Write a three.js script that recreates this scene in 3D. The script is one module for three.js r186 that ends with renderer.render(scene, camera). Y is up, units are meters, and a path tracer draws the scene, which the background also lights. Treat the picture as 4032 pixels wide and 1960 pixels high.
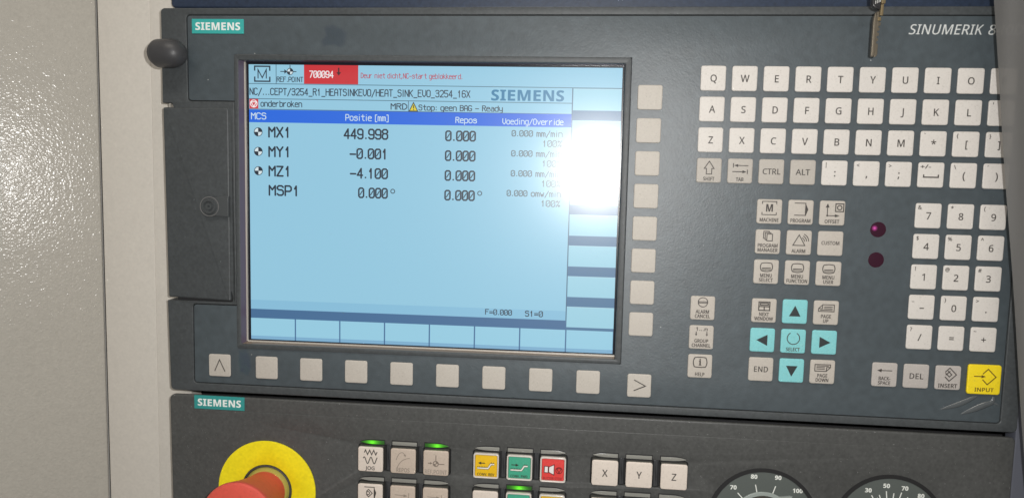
import * as THREE from 'three';
import { mergeGeometries, mergeVertices, toCreasedNormals } from 'three/addons/utils/BufferGeometryUtils.js';
import { RectAreaLightUniformsLib } from 'three/addons/lights/RectAreaLightUniformsLib.js';

// ───────────── camera, light, exposure ─────────────
const MM = 0.001;
const scene = new THREE.Scene();
const camera = new THREE.PerspectiveCamera(38.4414, 1024 / 497, 0.02, 20);
{
  const right = new THREE.Vector3(0.99634, 0.02296, -0.08229), up = new THREE.Vector3(-0.03007, 0.99582, -0.08627), back = new THREE.Vector3(0.07997, 0.08843, 0.99287);
  camera.position.set(0.07942, 0.01401, 0.39572);
  camera.quaternion.setFromRotationMatrix(new THREE.Matrix4().makeBasis(right, up, back));
  camera.focus = 0.4; camera.userData.fStop = 16;
  camera.updateMatrixWorld();
}
const renderer = new THREE.WebGLRenderer({ antialias: true });
renderer.toneMapping = THREE.LinearToneMapping;
renderer.toneMappingExposure = 1;
renderer.shadowMap.enabled = true;
scene.background = new THREE.Color().setRGB(0.20, 0.19, 0.175);      // the dim workshop behind the photographer
RectAreaLightUniformsLib.init();
const FLASH = new THREE.Vector3(0.1085, 0.034, 0.4);
const flash = new THREE.PointLight(new THREE.Color().setRGB(1, 0.988, 0.97), 0.42);
flash.position.copy(FLASH); flash.castShadow = true; flash.shadow.radius = 0.2; scene.add(flash);
const fillLight = new THREE.RectAreaLight(new THREE.Color().setRGB(1, 0.93, 0.84), 6, 1.2, 0.3);  // ambient fill from overhead, an added source that is never seen
fillLight.position.set(-0.1, 1.25, 0.95); fillLight.lookAt(0.05, 0, 0); scene.add(fillLight);

// ───────────── helpers ─────────────
let seed = 7;
const rnd = () => { seed = (seed * 1664525 + 1013904223) % 4294967296; return seed / 4294967296; };
const used = {};
function numbered(n) { used[n] = (used[n] ?? -1) + 1; return used[n] ? `${n}_${String(used[n]).padStart(3, '0')}` : n; }
function thing(name, label, category, [x, y, z] = [0, 0, 0], group) {
  const o = new THREE.Group(); o.name = numbered(name); scene.add(o);
  o.position.set(x * MM, y * MM, z * MM); o.userData = { label, category }; if (group) o.userData.group = group;
  return o;
}
function part(name, geo, mat, parent, label, at) {                    // geometry in millimetres
  const g = Array.isArray(geo) ? mergeGeometries(geo.map((q) => (q.index ? q.toNonIndexed() : q))) : geo.clone();
  g.scale(MM, MM, MM);
  const m = new THREE.Mesh(g, mat); m.name = name; m.castShadow = m.receiveShadow = true; parent.add(m);
  if (at) m.position.set(at[0] * MM, at[1] * MM, at[2] * MM);
  if (label) m.userData.label = label;
  return m;
}
const path = (pts, P = THREE.Shape) => { const s = new P(); pts.forEach(([x, y], i) => (i ? s.lineTo(x, y) : s.moveTo(x, y))); s.closePath(); return s; };
function rounded(pts, r, P = THREE.Shape) {                           // polygon with rounded corners
  const s = new P(), n = pts.length;
  for (let i = 0; i < n; i++) {
    const a = pts[(i + n - 1) % n], b = pts[i], c = pts[(i + 1) % n], rr = Array.isArray(r) ? r[i] : r;
    const la = Math.hypot(a[0] - b[0], a[1] - b[1]), lc = Math.hypot(c[0] - b[0], c[1] - b[1]);
    const p = [b[0] + (a[0] - b[0]) * rr / la, b[1] + (a[1] - b[1]) * rr / la], q = [b[0] + (c[0] - b[0]) * rr / lc, b[1] + (c[1] - b[1]) * rr / lc];
    if (i) s.lineTo(...p); else s.moveTo(...p);
    if (rr > 0) s.quadraticCurveTo(b[0], b[1], q[0], q[1]);
  }
  s.closePath(); return s;
}
const rect = (x0, y0, x1, y1) => [[x0, y0], [x1, y0], [x1, y1], [x0, y1]];
const circle = (x, y, r, P = THREE.Shape) => { const s = new P(); s.absarc(x, y, r, 0, Math.PI * 2, false); return s; };
// extruded plate whose front face lies at z = front; outline kept, edges bevelled inwards
function plate(shape, front, thick, bevel = 0, { seg = 3, curve = 8, size = bevel, smooth = 0.7 } = {}) {
  let g = new THREE.ExtrudeGeometry(shape, { depth: thick - (bevel ? 2 * bevel : 0), bevelEnabled: bevel > 0, bevelThickness: bevel, bevelSize: size, bevelOffset: -size, bevelSegments: seg, curveSegments: curve, steps: 1 });
  g.translate(0, 0, front - thick + bevel);
  if (bevel) g = toCreasedNormals(g, smooth);
  return tileUV(g);
}
function tileUV(g, x0 = 0, y0 = 0, w = 100, h = 100) {                // uv from the face on, 0..1 over w x h millimetres
  const p = g.attributes.position, n = g.attributes.normal, uv = new Float32Array(p.count * 2);
  for (let i = 0; i < p.count; i++) {
    const ax = Math.abs(n.getX(i)), ay = Math.abs(n.getY(i)), az = Math.abs(n.getZ(i));
    let u = p.getX(i), v = p.getY(i);
    if (ax > az + 0.2 && ax >= ay) u = p.getZ(i) + p.getX(i); else if (ay > az + 0.2) v = p.getZ(i) + p.getY(i);
    uv[2 * i] = (u - x0) / w; uv[2 * i + 1] = (v - y0) / h;
  }
  g.setAttribute('uv', new THREE.BufferAttribute(uv, 2)); return g;
}
const lathe = (pts, seg = 48) => { const g = new THREE.LatheGeometry(pts.map(([r, z]) => new THREE.Vector2(r, z)), seg); g.rotateX(Math.PI / 2); return toCreasedNormals(g, 0.6); };   // axis along +z
const box = (x0, y0, z0, x1, y1, z1) => { const g = new THREE.BoxGeometry(x1 - x0, y1 - y0, z1 - z0).toNonIndexed(); g.translate((x0 + x1) / 2, (y0 + y1) / 2, (z0 + z1) / 2); return tileUV(g); };
const col = (r, g, b) => new THREE.Color().setRGB(r, g, b);
const std = (c, roughness, extra = {}) => new THREE.MeshStandardMaterial({ color: c, roughness, metalness: 0, ...extra });
const phys = (c, roughness, extra = {}) => new THREE.MeshPhysicalMaterial({ color: c, roughness, metalness: 0, ...extra });
function canvasTex(w, h, draw, srgb = true) {
  const c = document.createElement('canvas'); c.width = w; c.height = h; const x = c.getContext('2d'); draw(x, w, h);
  const t = new THREE.CanvasTexture(c); if (srgb) t.colorSpace = THREE.SRGBColorSpace; t.anisotropy = 8; return t;
}
// periodic noise field: white noise blurred to blobs of the given radius (pixels), normalised
function field(n, radius) {
  let a = new Float32Array(n * n); for (let i = 0; i < a.length; i++) a[i] = rnd() - 0.5;
  const k = Math.max(1, Math.round(radius));
  for (let pass = 0; pass < 3; pass++) for (const dir of [0, 1]) {
    const b = new Float32Array(n * n);
    for (let j = 0; j < n; j++) {
      let s = 0; const at = (i) => { const q = ((i % n) + n) % n; return dir ? a[q * n + j] : a[j * n + q]; };
      for (let i = -k; i <= k; i++) s += at(i);
      for (let i = 0; i < n; i++) { if (dir) b[i * n + j] = s; else b[j * n + i] = s; s += at(i + k + 1) - at(i - k); }
    }
    a = b;
  }
  let v = 0; for (const x of a) v += x * x; v = Math.sqrt(v / a.length);
  for (let i = 0; i < a.length; i++) a[i] /= v; return a;
}
function heightTex(n, f, rep) {
  const d = new Uint8Array(n * n * 4);
  for (let i = 0; i < n * n; i++) { const v = Math.max(0, Math.min(255, f(i))); d[4 * i] = d[4 * i + 1] = d[4 * i + 2] = v; d[4 * i + 3] = 255; }
  const t = new THREE.DataTexture(d, n, n); t.wrapS = t.wrapT = THREE.RepeatWrapping; t.magFilter = t.minFilter = THREE.LinearFilter; t.repeat.set(rep[0], rep[1]); t.needsUpdate = true; return t;
}
const withRepeat = (t, x, y) => { const c = t.clone(); c.repeat.set(x, y); c.needsUpdate = true; return c; };

// ───────────── grain of the surfaces ─────────────
const N = 1024;
const fineA = field(N, 4), fineB = field(N, 9), big = field(N, 60);
// plastic grain: 1024 px over 100 mm (uv unit), so 4 px is about 0.4 mm
const grain = heightTex(N, (i) => 128 + 30 * fineA[i] + 22 * fineB[i], [1, 1]);
const peel = heightTex(N, (i) => { const v = fineA[i] * 0.9 + fineB[i] * 0.3; return 118 + 48 * v; }, [1.45, 1.45]);
function mottle(base, amount, specks, n = 1024, dark = false) {                     // colour tile: soft uneven tone, lint and dust specks
  const d = new Uint8Array(n * n * 4), s = (v) => Math.max(0, Math.min(255, v));
  for (let i = 0; i < n * n; i++) { const k = 1 + amount * (0.55 * fineA[i] + 0.2 * fineB[i] + 0.12 * big[i]); for (let c = 0; c < 3; c++) d[4 * i + c] = s(base[c] * k); d[4 * i + 3] = 255; }
  for (let q = 0; q < specks; q++) {
    const x = Math.floor(rnd() * n), y = Math.floor(rnd() * n), L = rnd() < 0.08 ? 8 : dark ? 5 : 2, a = rnd() * 6.28, t = dark ? 0.35 + rnd() * 0.3 : 1.5 + rnd() * 1.2, plus = dark ? 0 : 14;
    for (let k = 0; k < L; k++) { const i = ((y + Math.round(Math.sin(a) * k) + n) % n) * n + (x + Math.round(Math.cos(a) * k) + n) % n; for (let c = 0; c < 3; c++) d[4 * i + c] = s(base[c] * t + plus); }
  }
  const t = new THREE.DataTexture(d, n, n); t.colorSpace = THREE.SRGBColorSpace; t.wrapS = t.wrapT = THREE.RepeatWrapping; t.magFilter = t.minFilter = THREE.LinearFilter; t.needsUpdate = true; return t;
}

const M = {
  housing: std(col(1, 1, 1), 0.5, { map: mottle([67, 71, 73], 0.05, 60), bumpMap: grain, bumpScale: 0.00004 }),
  lower: std(col(1, 1, 1), 0.47, { map: mottle([76, 77, 76], 0.05, 420), bumpMap: withRepeat(grain, 2, 2), bumpScale: 0.00005 }),
  navy: std(col(1, 1, 1), 0.45, { map: mottle([42, 54, 74], 0.06, 50), bumpMap: grain, bumpScale: 0.00003 }),
  dark: std(col(0.012, 0.012, 0.013), 0.6),
  gap: std(col(0.02, 0.02, 0.021), 0.7),
  rubber: std(col(0.05, 0.05, 0.053), 0.45, { bumpMap: grain, bumpScale: 0.00001 }),
  wallLeftSheen: phys(col(0.11, 0.085, 0.12), 0.3),  // purple flash reflection mixed into the base colour
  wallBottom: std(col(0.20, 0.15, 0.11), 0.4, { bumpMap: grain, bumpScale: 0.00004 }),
  wallTopSheen: phys(col(0.10, 0.085, 0.12), 0.22),  // purple tint stands in for the iridescent reflection along the edge
  strip: std(col(0.62, 0.58, 0.52), 0.35, { metalness: 0.3, bumpMap: grain, bumpScale: 0.00003 }),
  glass: phys(col(0.008, 0.009, 0.016), 0.27, { ior: 1.5 }),
  post: std(col(1, 1, 1), 0.6, { map: mottle([206, 201, 192], 0.012, 6), bumpMap: peel, bumpScale: 0.000012 }),
  door: phys(col(1, 1, 1), 0.17, { map: mottle([178, 174, 165], 0.014, 0), bumpMap: peel, bumpScale: 0.00014, ior: 1.27 }),
  cabRight: std(col(0.12, 0.127, 0.155), 0.5),
  yellow: std(col(1, 1, 1), 0.6, { map: mottle([242, 226, 18], 0.02, 40), bumpMap: grain, bumpScale: 0.00003 }),
  yellowIn: phys(col(0.42, 0.37, 0.08), 0.25),
  red: phys(col(1, 1, 1), 0.5, { map: mottle([214, 86, 72], 0.015, 160, 1024, true), bumpMap: grain, bumpScale: 0.000006 }),
  brass: std(col(0.36, 0.28, 0.16), 0.35, { metalness: 0.75, bumpMap: grain, bumpScale: 0.00003 }),
  steel: std(col(0.22, 0.19, 0.145), 0.4, { metalness: 0.7, bumpMap: grain, bumpScale: 0.00005 }),
  black: phys(col(0.03, 0.03, 0.032), 0.3),
  bar: phys(col(0.34, 0.34, 0.31), 0.25, { transmission: 0.25, thickness: 0 }),
  rim: phys(col(0.62, 0.58, 0.53), 0.22),
  keySide: std(col(0.095, 0.095, 0.085), 0.45),
  dial: std(col(0.095, 0.10, 0.098), 0.5, { bumpMap: grain, bumpScale: 0.00003 }),
};

// ───────────── key legends: one print sheet for all keys ─────────────
const CELL = 128, COLS = 16, ROWS = 9, KMM = 15.2;
const sheet = document.createElement('canvas'); sheet.width = CELL * COLS; sheet.height = CELL * ROWS;
const kx = sheet.getContext('2d'); let cells = 0;
const INK = '#3a3633';
function cell(bg, draw) {
  const i = cells++, x = (i % COLS) * CELL, y = Math.floor(i / COLS) * CELL, s = CELL / KMM;
  kx.save(); kx.beginPath(); kx.rect(x, y, CELL, CELL); kx.clip(); kx.fillStyle = bg; kx.fillRect(x, y, CELL, CELL);
  for (let k = 0; k < 260; k++) { const l = rnd() < 0.5; kx.fillStyle = l ? 'rgba(255,250,240,0.05)' : 'rgba(90,80,60,0.05)'; kx.fillRect(x + rnd() * CELL, y + rnd() * CELL, 2 + rnd() * 5, 2 + rnd() * 5); }
  if (rnd() < 0.35) { kx.fillStyle = 'rgba(50,40,30,0.75)'; kx.fillRect(x + 14 + rnd() * 100, y + 12 + rnd() * 100, 1.6, 1.6); }
  kx.translate(x + CELL / 2, y + CELL / 2); kx.scale(s, s); kx.lineWidth = 0.42; kx.strokeStyle = kx.fillStyle = INK; kx.lineJoin = 'miter'; kx.lineCap = 'butt';
  draw?.(kx); kx.restore();
  return [i % COLS, Math.floor(i / COLS)];
}
// text centred at (x, y of its middle), given cap height and, when set, width in millimetres
function tx(c, s, x, y, cap, width, { bold = false, align = 'center', squeeze = 1, font, weight = 0.1 } = {}) {
  c.save(); const px = 40; c.font = font ?? `${bold ? 'bold ' : ''}${px}px sans-serif`; c.textAlign = 'left'; c.textBaseline = 'alphabetic';
  const k = cap / (0.714 * px), w = c.measureText(s).width * k, sx = width ? width / w : squeeze;
  c.translate(align === 'center' ? x - w * sx / 2 : x, y + cap / 2); c.scale(k * sx, k); c.fillText(s, 0, 0); if (weight) { c.lineWidth = weight / k; c.lineJoin = 'round'; c.strokeStyle = c.fillStyle; c.strokeText(s, 0, 0); } c.restore();
}
const seg = (c, pts, close, fill) => { c.beginPath(); pts.forEach(([x, y], i) => (i ? c.lineTo(x, y) : c.moveTo(x, y))); if (close) c.closePath(); if (fill) c.fill(); else c.stroke(); };
const arrow = (c, x0, y0, x1, y1, h = 1.9, w = 0.75) => {
  const l = Math.hypot(x1 - x0, y1 - y0), ux = (x1 - x0) / l, uy = (y1 - y0) / l;
  seg(c, [[x0, y0], [x1 - ux * h * 0.8, y1 - uy * h * 0.8]]); seg(c, [[x1, y1], [x1 - ux * h - uy * w, y1 - uy * h + ux * w], [x1 - ux * h + uy * w, y1 - uy * h - ux * w]], true, true);
};
const lab = (...lines) => (c) => lines.forEach((s, i) => tx(c, s, 0, 4.5 - (lines.length - 1 - i) * 2.4, 1.85, undefined, { squeeze: 0.9, weight: 0.14 }));
const two = (a, b) => (c) => { a(c); b(c); };
const screenIcon = (c) => { c.lineWidth = 0.45; c.beginPath(); c.moveTo(-2.6, -4.6); c.quadraticCurveTo(0, -5.3, 2.6, -4.6); c.quadraticCurveTo(3.8, -2.7, 2.6, -0.6); c.quadraticCurveTo(0, 0.3, -2.6, -0.6); c.quadraticCurveTo(-3.8, -2.7, -2.6, -4.6); c.stroke(); seg(c, [[-2.4, -2.0], [2.4, -2.0]]); seg(c, [[-2.4, -1.2], [2.4, -1.2]]); };
const LETTER = '#d1ccc6', FUNC = '#b8b1a8', SOFT = '#bbb5ac', TURQ = '#7fc6ca', MOD = '#b0aaa2', MODB = '#b2aca7';
const big1 = (s, corner) => (c) => { c.lineWidth = 0.4; tx(c, s, 0.1, 0.1, 3.7); if (corner) tx(c, corner, -4.6, -4.3, 2.0); };

// ───────────── keys: embossed caps ─────────────
const capGeo = (w, h, r, height, bevel, thick = height) => plate(rounded(rect(-w / 2, -h / 2, w / 2, h / 2), r), height, thick, bevel, { seg: 3, curve: 5, smooth: 1.2 });
const membraneCap = capGeo(13.2, 13.2, 1.4, 1.1, 0.5), inputCap = capGeo(17.1, 16.2, 1.6, 1.6, 0.6), tallCap = capGeo(14.7, 14.6, 1.5, 4.6, 0.6, 1.5);
const sheetTex = new THREE.CanvasTexture(sheet); sheetTex.colorSpace = THREE.SRGBColorSpace;
const printMat = phys(col(1, 1, 1), 0.58, { map: sheetTex, bumpMap: withRepeat(grain, 3, 3), bumpScale: 0.000012 });
function keyGeo(cap, [cx, cy], span = KMM) {
  const g = cap.clone(), p = g.attributes.position, uv = g.attributes.uv;
  for (let i = 0; i < p.count; i++) { const u = Math.max(0.02, Math.min(0.98, p.getX(i) / span + 0.5)), v = Math.max(0.02, Math.min(0.98, p.getY(i) / span + 0.5)); uv.setXY(i, (cx + u) / COLS, 1 - (cy + 1 - v) / ROWS); }
  return g;
}

// ───────────── machine cabinet behind ─────────────
{
  const cab = thing('machine_cabinet', 'light grey painted machine cabinet wall left of the control panels', 'machine cabinet');
  part('post', plate(path(rect(-203.2, -300, -170.6, 240)), -15, 12, 0.8), M.post, cab);
  part('trim_strip', plate(path(rect(-170.5, -300, -149, 240)), -15, 12, 0.25), M.post, cab);
  const door = plate(path(rect(-150, -300, 0, 240)), 0, 3, 1.2, { seg: 4 });
  const d = part('side_panel', door, M.door, cab, 'glossy orange-peel painted side panel', [-204.2, 0, -15.5]);
  d.rotation.y = 40 * Math.PI / 180;
  part('back_sheet', box(-215, -300, -40, 420, 240, -32), M.gap, cab);
  part('front_sheet', plate(path(rect(324.5, -300, 420, 240)), -3, 10, 1), M.cabRight, cab, 'blue grey cabinet front right of the panels');
  part('warning_edge', plate(path(rect(325.5, -87, 334, -72)), -6, 5, 0.8), M.yellow, cab, 'yellow marked edge');
}

// ───────────── upper cover panel (dark blue band on top) ─────────────
{
  const t = thing('cover_panel', 'dark navy blue cover panel along the top edge of the picture', 'panel', [80, 175, -8]);
  part('cover_sheet', plate(rounded(rect(-233.5, -63.6, 260, 60), 3), 0, 18, 1.2), M.navy, t);
}

// ───────────── upper operator panel ─────────────
const op = thing('operator_panel', 'charcoal upper operator panel with lit screen and beige keyboard', 'control panel');
const C = { TLx: -139.4, TLy: 105.2, TRx: 313.6, TRy: 106.7, BRx: 313.6, BRy: -107.4, BLx: -138.4, BLy: -105.5 };
{
  // frame around the foil, with a notch on the left for the flap
  const frame = rounded([[-154.9, 109.3], [-154.9, 56.5], [-149.2, 56.5], [-149.2, 56.1], [-114.6, 56.1], [-114.6, -57.2], [-154.2, -57.2], [-153.2, -110.8], [85, -111.2], [323, -112.4], [323, 111.7], [60, 110.6]],
    [2.5, 0.5, 0.2, 0.2, 1, 1, 0.5, 3, 0, 3, 3, 0]);
  const hole = rounded([[C.TLx - 0.45, C.TLy + 0.45], [C.TRx + 0.45, C.TRy + 0.45], [C.BRx + 0.45, C.BRy - 0.45], [C.BLx - 0.45, C.BLy - 0.45], [C.BLx - 0.3, -58.8], [-112.3, -58.8], [-112.3, 57.7], [C.TLx - 0.2, 57.7]], [2.4, 2.4, 2.4, 2.4, 2, 0.6, 0.6, 2], THREE.Path);
  frame.holes.push(hole);
  part('housing', plate(frame, 0.3, 20, 0.7, { seg: 4, size: 0.55 }), M.housing, op);
  const backing = rounded(rect(-148.5, -108, 319, 107), 2); backing.holes.push(path(rect(-109, -81, 107.2, 81), THREE.Path));
  part('backing_plate', plate(backing, -1.3, 5), M.gap, op);

  // foil with its print and stains
  const foilPts = [[C.TLx, C.TLy], [C.TRx, C.TRy], [C.BRx, C.BRy], [C.BLx, C.BLy], [C.BLx + 0.1, -59.3], [-112.05, -59.3], [-112.05, -84.1], [110.2, -84.1], [110.2, 84.1], [-112.05, 84.1], [-112.05, 58.2], [C.TLx + 0.2, 58.2]];
  const W = 454, H = 215, X0 = -140, Y0 = -108;
  const foilMap = canvasTex(2048, 970, (x, w, h) => {
    const s = w / W, px = (mx) => (mx - X0) * s, py = (my) => (H - (my - Y0)) * s;
    x.fillStyle = 'rgb(69,78,83)'; x.fillRect(0, 0, w, h);
    const im = x.getImageData(0, 0, w, h);
    for (let j = 0; j < h; j++) for (let i = 0; i < w; i++) { const a = (j % N) * N + (i % N), k = 1 + 0.022 * fineA[a] + 0.006 * fineB[a] + 0.004 * big[a]; const q = 4 * (j * w + i); for (let c = 0; c < 3; c++) im.data[q + c] *= k; }
    x.putImageData(im, 0, 0);
    // greasy finger patches
    const patch = (pts, a, blur) => { for (let k = 6; k >= 0; k--) { x.fillStyle = `rgba(44,50,66,${a / 7})`; const e = 1 + k * blur; const cx = pts.reduce((t, p) => t + p[0], 0) / pts.length, cy = pts.reduce((t, p) => t + p[1], 0) / pts.length; x.beginPath(); pts.forEach(([u, v], i) => (i ? x.lineTo : x.moveTo).call(x, px(cx + (u - cx) * e), py(cy + (v - cy) * e))); x.closePath(); x.fill(); } };
    patch([[-59, 98], [-55, 99], [-51, 97.5], [-48.6, 95.5], [-49.2, 93], [-49.4, 90.6], [-51.5, 89.4], [-55, 90.4], [-59, 90], [-60.2, 92], [-58, 94.5]], 0.55, 0.07);
    patch([[-110.5, -87], [-107, -86.4], [-105.2, -90], [-104.8, -95], [-106.5, -98.6], [-110.2, -97.4], [-111, -92]], 0.4, 0.06);
    for (let k = 0; k < 150; k++) { x.fillStyle = `rgba(190,190,185,${0.2 + 0.5 * rnd()})`; const r = 0.4 + rnd() * 0.8; x.fillRect(rnd() * w, rnd() * h, r, r * (0.6 + rnd())); }
    for (const [u, v] of [[-100.5, 84.8], [-128, 70], [-104, -87.5], [234, 84], [131, -62]]) { x.fillStyle = 'rgba(220,220,215,0.8)'; x.fillRect(px(u), py(v), 2.6, 2); }
    x.fillStyle = 'rgb(214,216,214)'; x.save(); x.translate(px(252.1), py(97.3)); x.transform(1, 0, -0.2, 1, 0, 0); x.scale(s, s);
    tx(x, 'SINUMERIK', 0, -2.5, 5.0, 36.6, { align: 'left', weight: 0 }); tx(x, '840D', 39.3, -2.5, 5.0, 17.6, { align: 'left', weight: 0 });
    x.restore();
  });
  const foil = tileUV(plate(rounded(foilPts, [2, 2, 2, 2, 2, 0.3, 0, 0, 0, 0, 0.3, 2]), -0.1, 1.1, 0.15, { seg: 2, size: 0.25 }), X0, Y0, W, H);
  M.foil = phys(col(1, 1, 1), 0.455, { ior: 1.62, map: foilMap, bumpMap: withRepeat(grain, 8.2, 3.9), bumpScale: 0.000045 });
  part('foil', foil, M.foil, op, 'matt dark grey keyboard foil with printed lettering');

  // screen surround
  const ridge = rounded(rect(-112, -84, 110.1, 84), 1.6); ridge.holes.push(rounded(rect(-109.3, -81.3, 106.6, 80.8), 0.6, THREE.Path));
  part('screen_bezel', plate(ridge, 1.0, 2.2, 0.5, { seg: 2 }), M.housing, op);
  const A = [[-109.4, -81.4], [106.7, -81.4], [106.7, 80.9], [-109.4, 80.9]], B = [[-107.6, -80.5], [106.95, -80.5], [106.95, 80.6], [-107.6, 80.6]];
  const side = (i, za, zb, P = A, Q = B) => { const j = (i + 1) % 4, g = new THREE.BufferGeometry(); const v = [[...P[i], za], [...P[j], za], [...Q[j], zb], [...Q[i], zb]]; g.setAttribute('position', new THREE.Float32BufferAttribute([0, 1, 2, 0, 2, 3].flatMap((k) => v[k]), 3)); g.computeVertexNormals(); return tileUV(g); };
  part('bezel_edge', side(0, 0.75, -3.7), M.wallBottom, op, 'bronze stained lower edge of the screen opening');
  part('bezel_edge', side(1, 0.75, -3.7), M.wallTopSheen, op);
  part('bezel_edge', side(2, 0.75, -3.7), M.wallTopSheen, op);
  part('bezel_edge', side(3, 0.75, -3.7), M.wallLeftSheen, op, 'left edge of the screen opening, flash reflection put in as purple tint');
  part('gasket', [box(-108.2, -80.3, -4.2, -107.15, 80.4, -3.0), box(-107.15, -80.75, -4.2, 106.8, -79.95, -3.0)], M.strip, op, 'pale worn metal seal strip');
  const sg = part('screen_glass', plate(path(rect(-108.6, -82, 108, 82)), -4.1, 2), M.glass, op);

  // what the screen shows: a narrow stroke lettering (x 0-4, y 0-7; a and b lie below the line)
  const GLYPH = {
    0: '10 01 06 17 37 46 41 30 10|12 35', 1: '15 27 20', 2: '06 17 37 46 44 00 40', 3: '06 17 37 46 45 34 14|34 43 41 30 10 01', 4: '30 37 02 42', 5: '47 07 04 34 43 41 30 10 01', 6: '46 37 17 06 01 10 30 41 43 34 04', 7: '07 47 10', 8: '14 05 06 17 37 46 45 34 14 03 01 10 30 41 43 34', 9: '01 10 30 41 46 37 17 06 04 13 43',
    '-': '03 43', '/': '0a 47', _: '0a 4a', '=': '04 44|02 42', ',': '21 1a', '[': '37 17 1a 3a', ']': '17 37 3a 1a', '%': '00 47|06 17 26 15 06|21 32 41 30 21',
    A: '00 05 17 37 45 40|03 43', B: '00 07 37 46 45 34 04|34 43 41 30 00', C: '46 37 17 06 01 10 30 41', D: '00 07 27 45 42 20 00', E: '47 07 00 40|04 34', F: '00 07 47|04 34', G: '46 37 17 06 01 10 30 41 43 23', H: '00 07|40 47|04 44', I: '20 27', K: '00 07|03 47|14 40', M: '00 07 24 47 40', N: '00 07 40 47', O: '10 01 06 17 37 46 41 30 10', P: '00 07 37 46 44 33 03', R: '00 07 37 46 45 34 04|24 40', S: '46 37 17 06 05 14 34 43 41 30 10 01', T: '07 47|27 20', V: '07 02 20 42 47', X: '00 47|07 40', Y: '07 24 47|24 20', Z: '07 47 00 40',
    a: '15 35 44 40 10 01 02 13 43', b: '07 00 30 41 44 35 05', c: '44 35 15 04 01 10 30 41', d: '47 40 10 01 04 15 45', e: '03 43 44 35 15 04 01 10 40', g: '45 15 04 01 10 40|45 4a 3b 1b', h: '07 00|05 35 44 40', i: '20 25|27 27', k: '07 00|02 35|13 40', l: '27 20', m: '00 05 15 24 20|24 35 44 40', n: '00 05 35 44 40', o: '10 01 04 15 35 44 41 30 10', p: '0b 05 35 44 41 30 00', r: '00 05|03 25 35', s: '44 35 15 04 13 33 42 41 30 10 01', t: '27 21 30 40|05 45', u: '05 01 10 40|45 40', v: '05 20 45', w: '05 10 23 30 45', y: '05 02 11 41|45 4a 3b 1b',
  };
  const LB = '#97cfe8', disp = canvasTex(2048, 1536, (x, w, h) => {
    const T = (s, x0, x1, y0, y1, color, { weight = 1.0 } = {}) => {       // narrow display lettering fitted to its box: x0..x1, cap top y0, baseline y1
      const adv = (ch) => (ch === ' ' ? 3.6 : 'iIl.,:[]'.includes(ch) ? 3.4 : 5.4), total = [...s].reduce((t, ch) => t + adv(ch), 0) - 1.3, sx = (x1 - x0) / total, sy = (y1 - y0) / 7;
      x.save(); x.translate(x0, y1); x.strokeStyle = x.fillStyle = color; x.lineJoin = x.lineCap = 'round'; x.lineWidth = weight * Math.min(sx, sy * 1.1); let at = 0;
      for (const ch of s) {
        const off = at - (adv(ch) < 5 && ch !== ' ' ? 1.0 : 0);
        if ('.:'.includes(ch)) { for (const yy of ch === '.' ? [0] : [0.4, 4]) x.fillRect((off + 1.5) * sx, -(yy + 0.9) * sy, 1.1 * sx, 1.1 * sy); }
        else for (const line of (GLYPH[ch] ?? '').split('|')) if (line) { x.beginPath(); line.split(' ').forEach((p, k) => { const px = (off + +p[0]) * sx, py = -('ab'.includes(p[1]) ? -1.1 * (p.charCodeAt(1) - 96) : +p[1]) * sy; if (k) x.lineTo(px, py); else x.moveTo(px, py); }); const thin = line === '12 35'; if (thin) x.lineWidth *= 0.6; x.stroke(); if (thin) x.lineWidth /= 0.6; }
        at += adv(ch);
      }
      x.restore();
    };
    const R = (x0, y0, x1, y1, c) => { x.fillStyle = c; x.fillRect(x0, y0, x1 - x0, y1 - y0); };
    const D = '#0c1f31';
    R(0, 0, w, h, LB);
    R(0, 1310, 1787, 1362, '#8ac4e2');
    // soft key column and row
    R(1787, 110, w, h, '#48769c'); R(0, 1362, 1789, h, '#3f6d99');
    for (let k = 0; k < 8; k++) { R(1791, 111 + k * 167.6, w, 225 + k * 167.6, '#9ed5e8'); R(1791, 111 + k * 167.6, w, 114 + k * 167.6, '#b8e4f0'); }
    const vx = [0, 259, 517, 774, 1029, 1283, 1535, 1789, 2049];
    for (let k = 0; k < 8; k++) { R(vx[k] + (k ? 4 : 0), 1414, vx[k + 1] - 3, h, '#9ad3ea'); R(vx[k] + (k ? 4 : 0), 1516, vx[k + 1] - 3, h, '#7fb4d6'); }
    // head rows
    x.strokeStyle = '#33566c'; x.lineWidth = 3;
    for (const [a, b, c, d] of [[0, 104, w, 107], [0, 186, 1787, 188], [0, 243, 1787, 246], [156, 0, 156, 104], [1787, 107, 1787, 1362], [898, 188, 898, 243]]) { x.beginPath(); x.moveTo(a, b); x.lineTo(c, d); x.stroke(); }
    R(314, 0, 618, 102, '#d2202a');
    x.strokeStyle = D; x.lineWidth = 7; seg(x, [[34, 34], [34, 10], [120, 10], [120, 34]]); seg(x, [[34, 66], [34, 91], [120, 91], [120, 66]]);
    x.lineWidth = 5; x.strokeStyle = D; seg(x, [[53, 76], [53, 28], [77, 72], [100, 28], [100, 76]]);
    T('REF.POINT', 161, 308, 67, 92, D);
    const wheel = (cx, cy, r) => { x.fillStyle = '#dfeef2'; x.beginPath(); x.arc(cx, cy, r, 0, 7); x.fill(); x.fillStyle = D; for (const a of [-Math.PI / 2, Math.PI / 2]) { x.beginPath(); x.moveTo(cx, cy); x.arc(cx, cy, r, a, a + Math.PI / 2); x.fill(); } x.strokeStyle = D; x.lineWidth = 3; x.beginPath(); x.arc(cx, cy, r, 0, 7); x.stroke(); };
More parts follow.
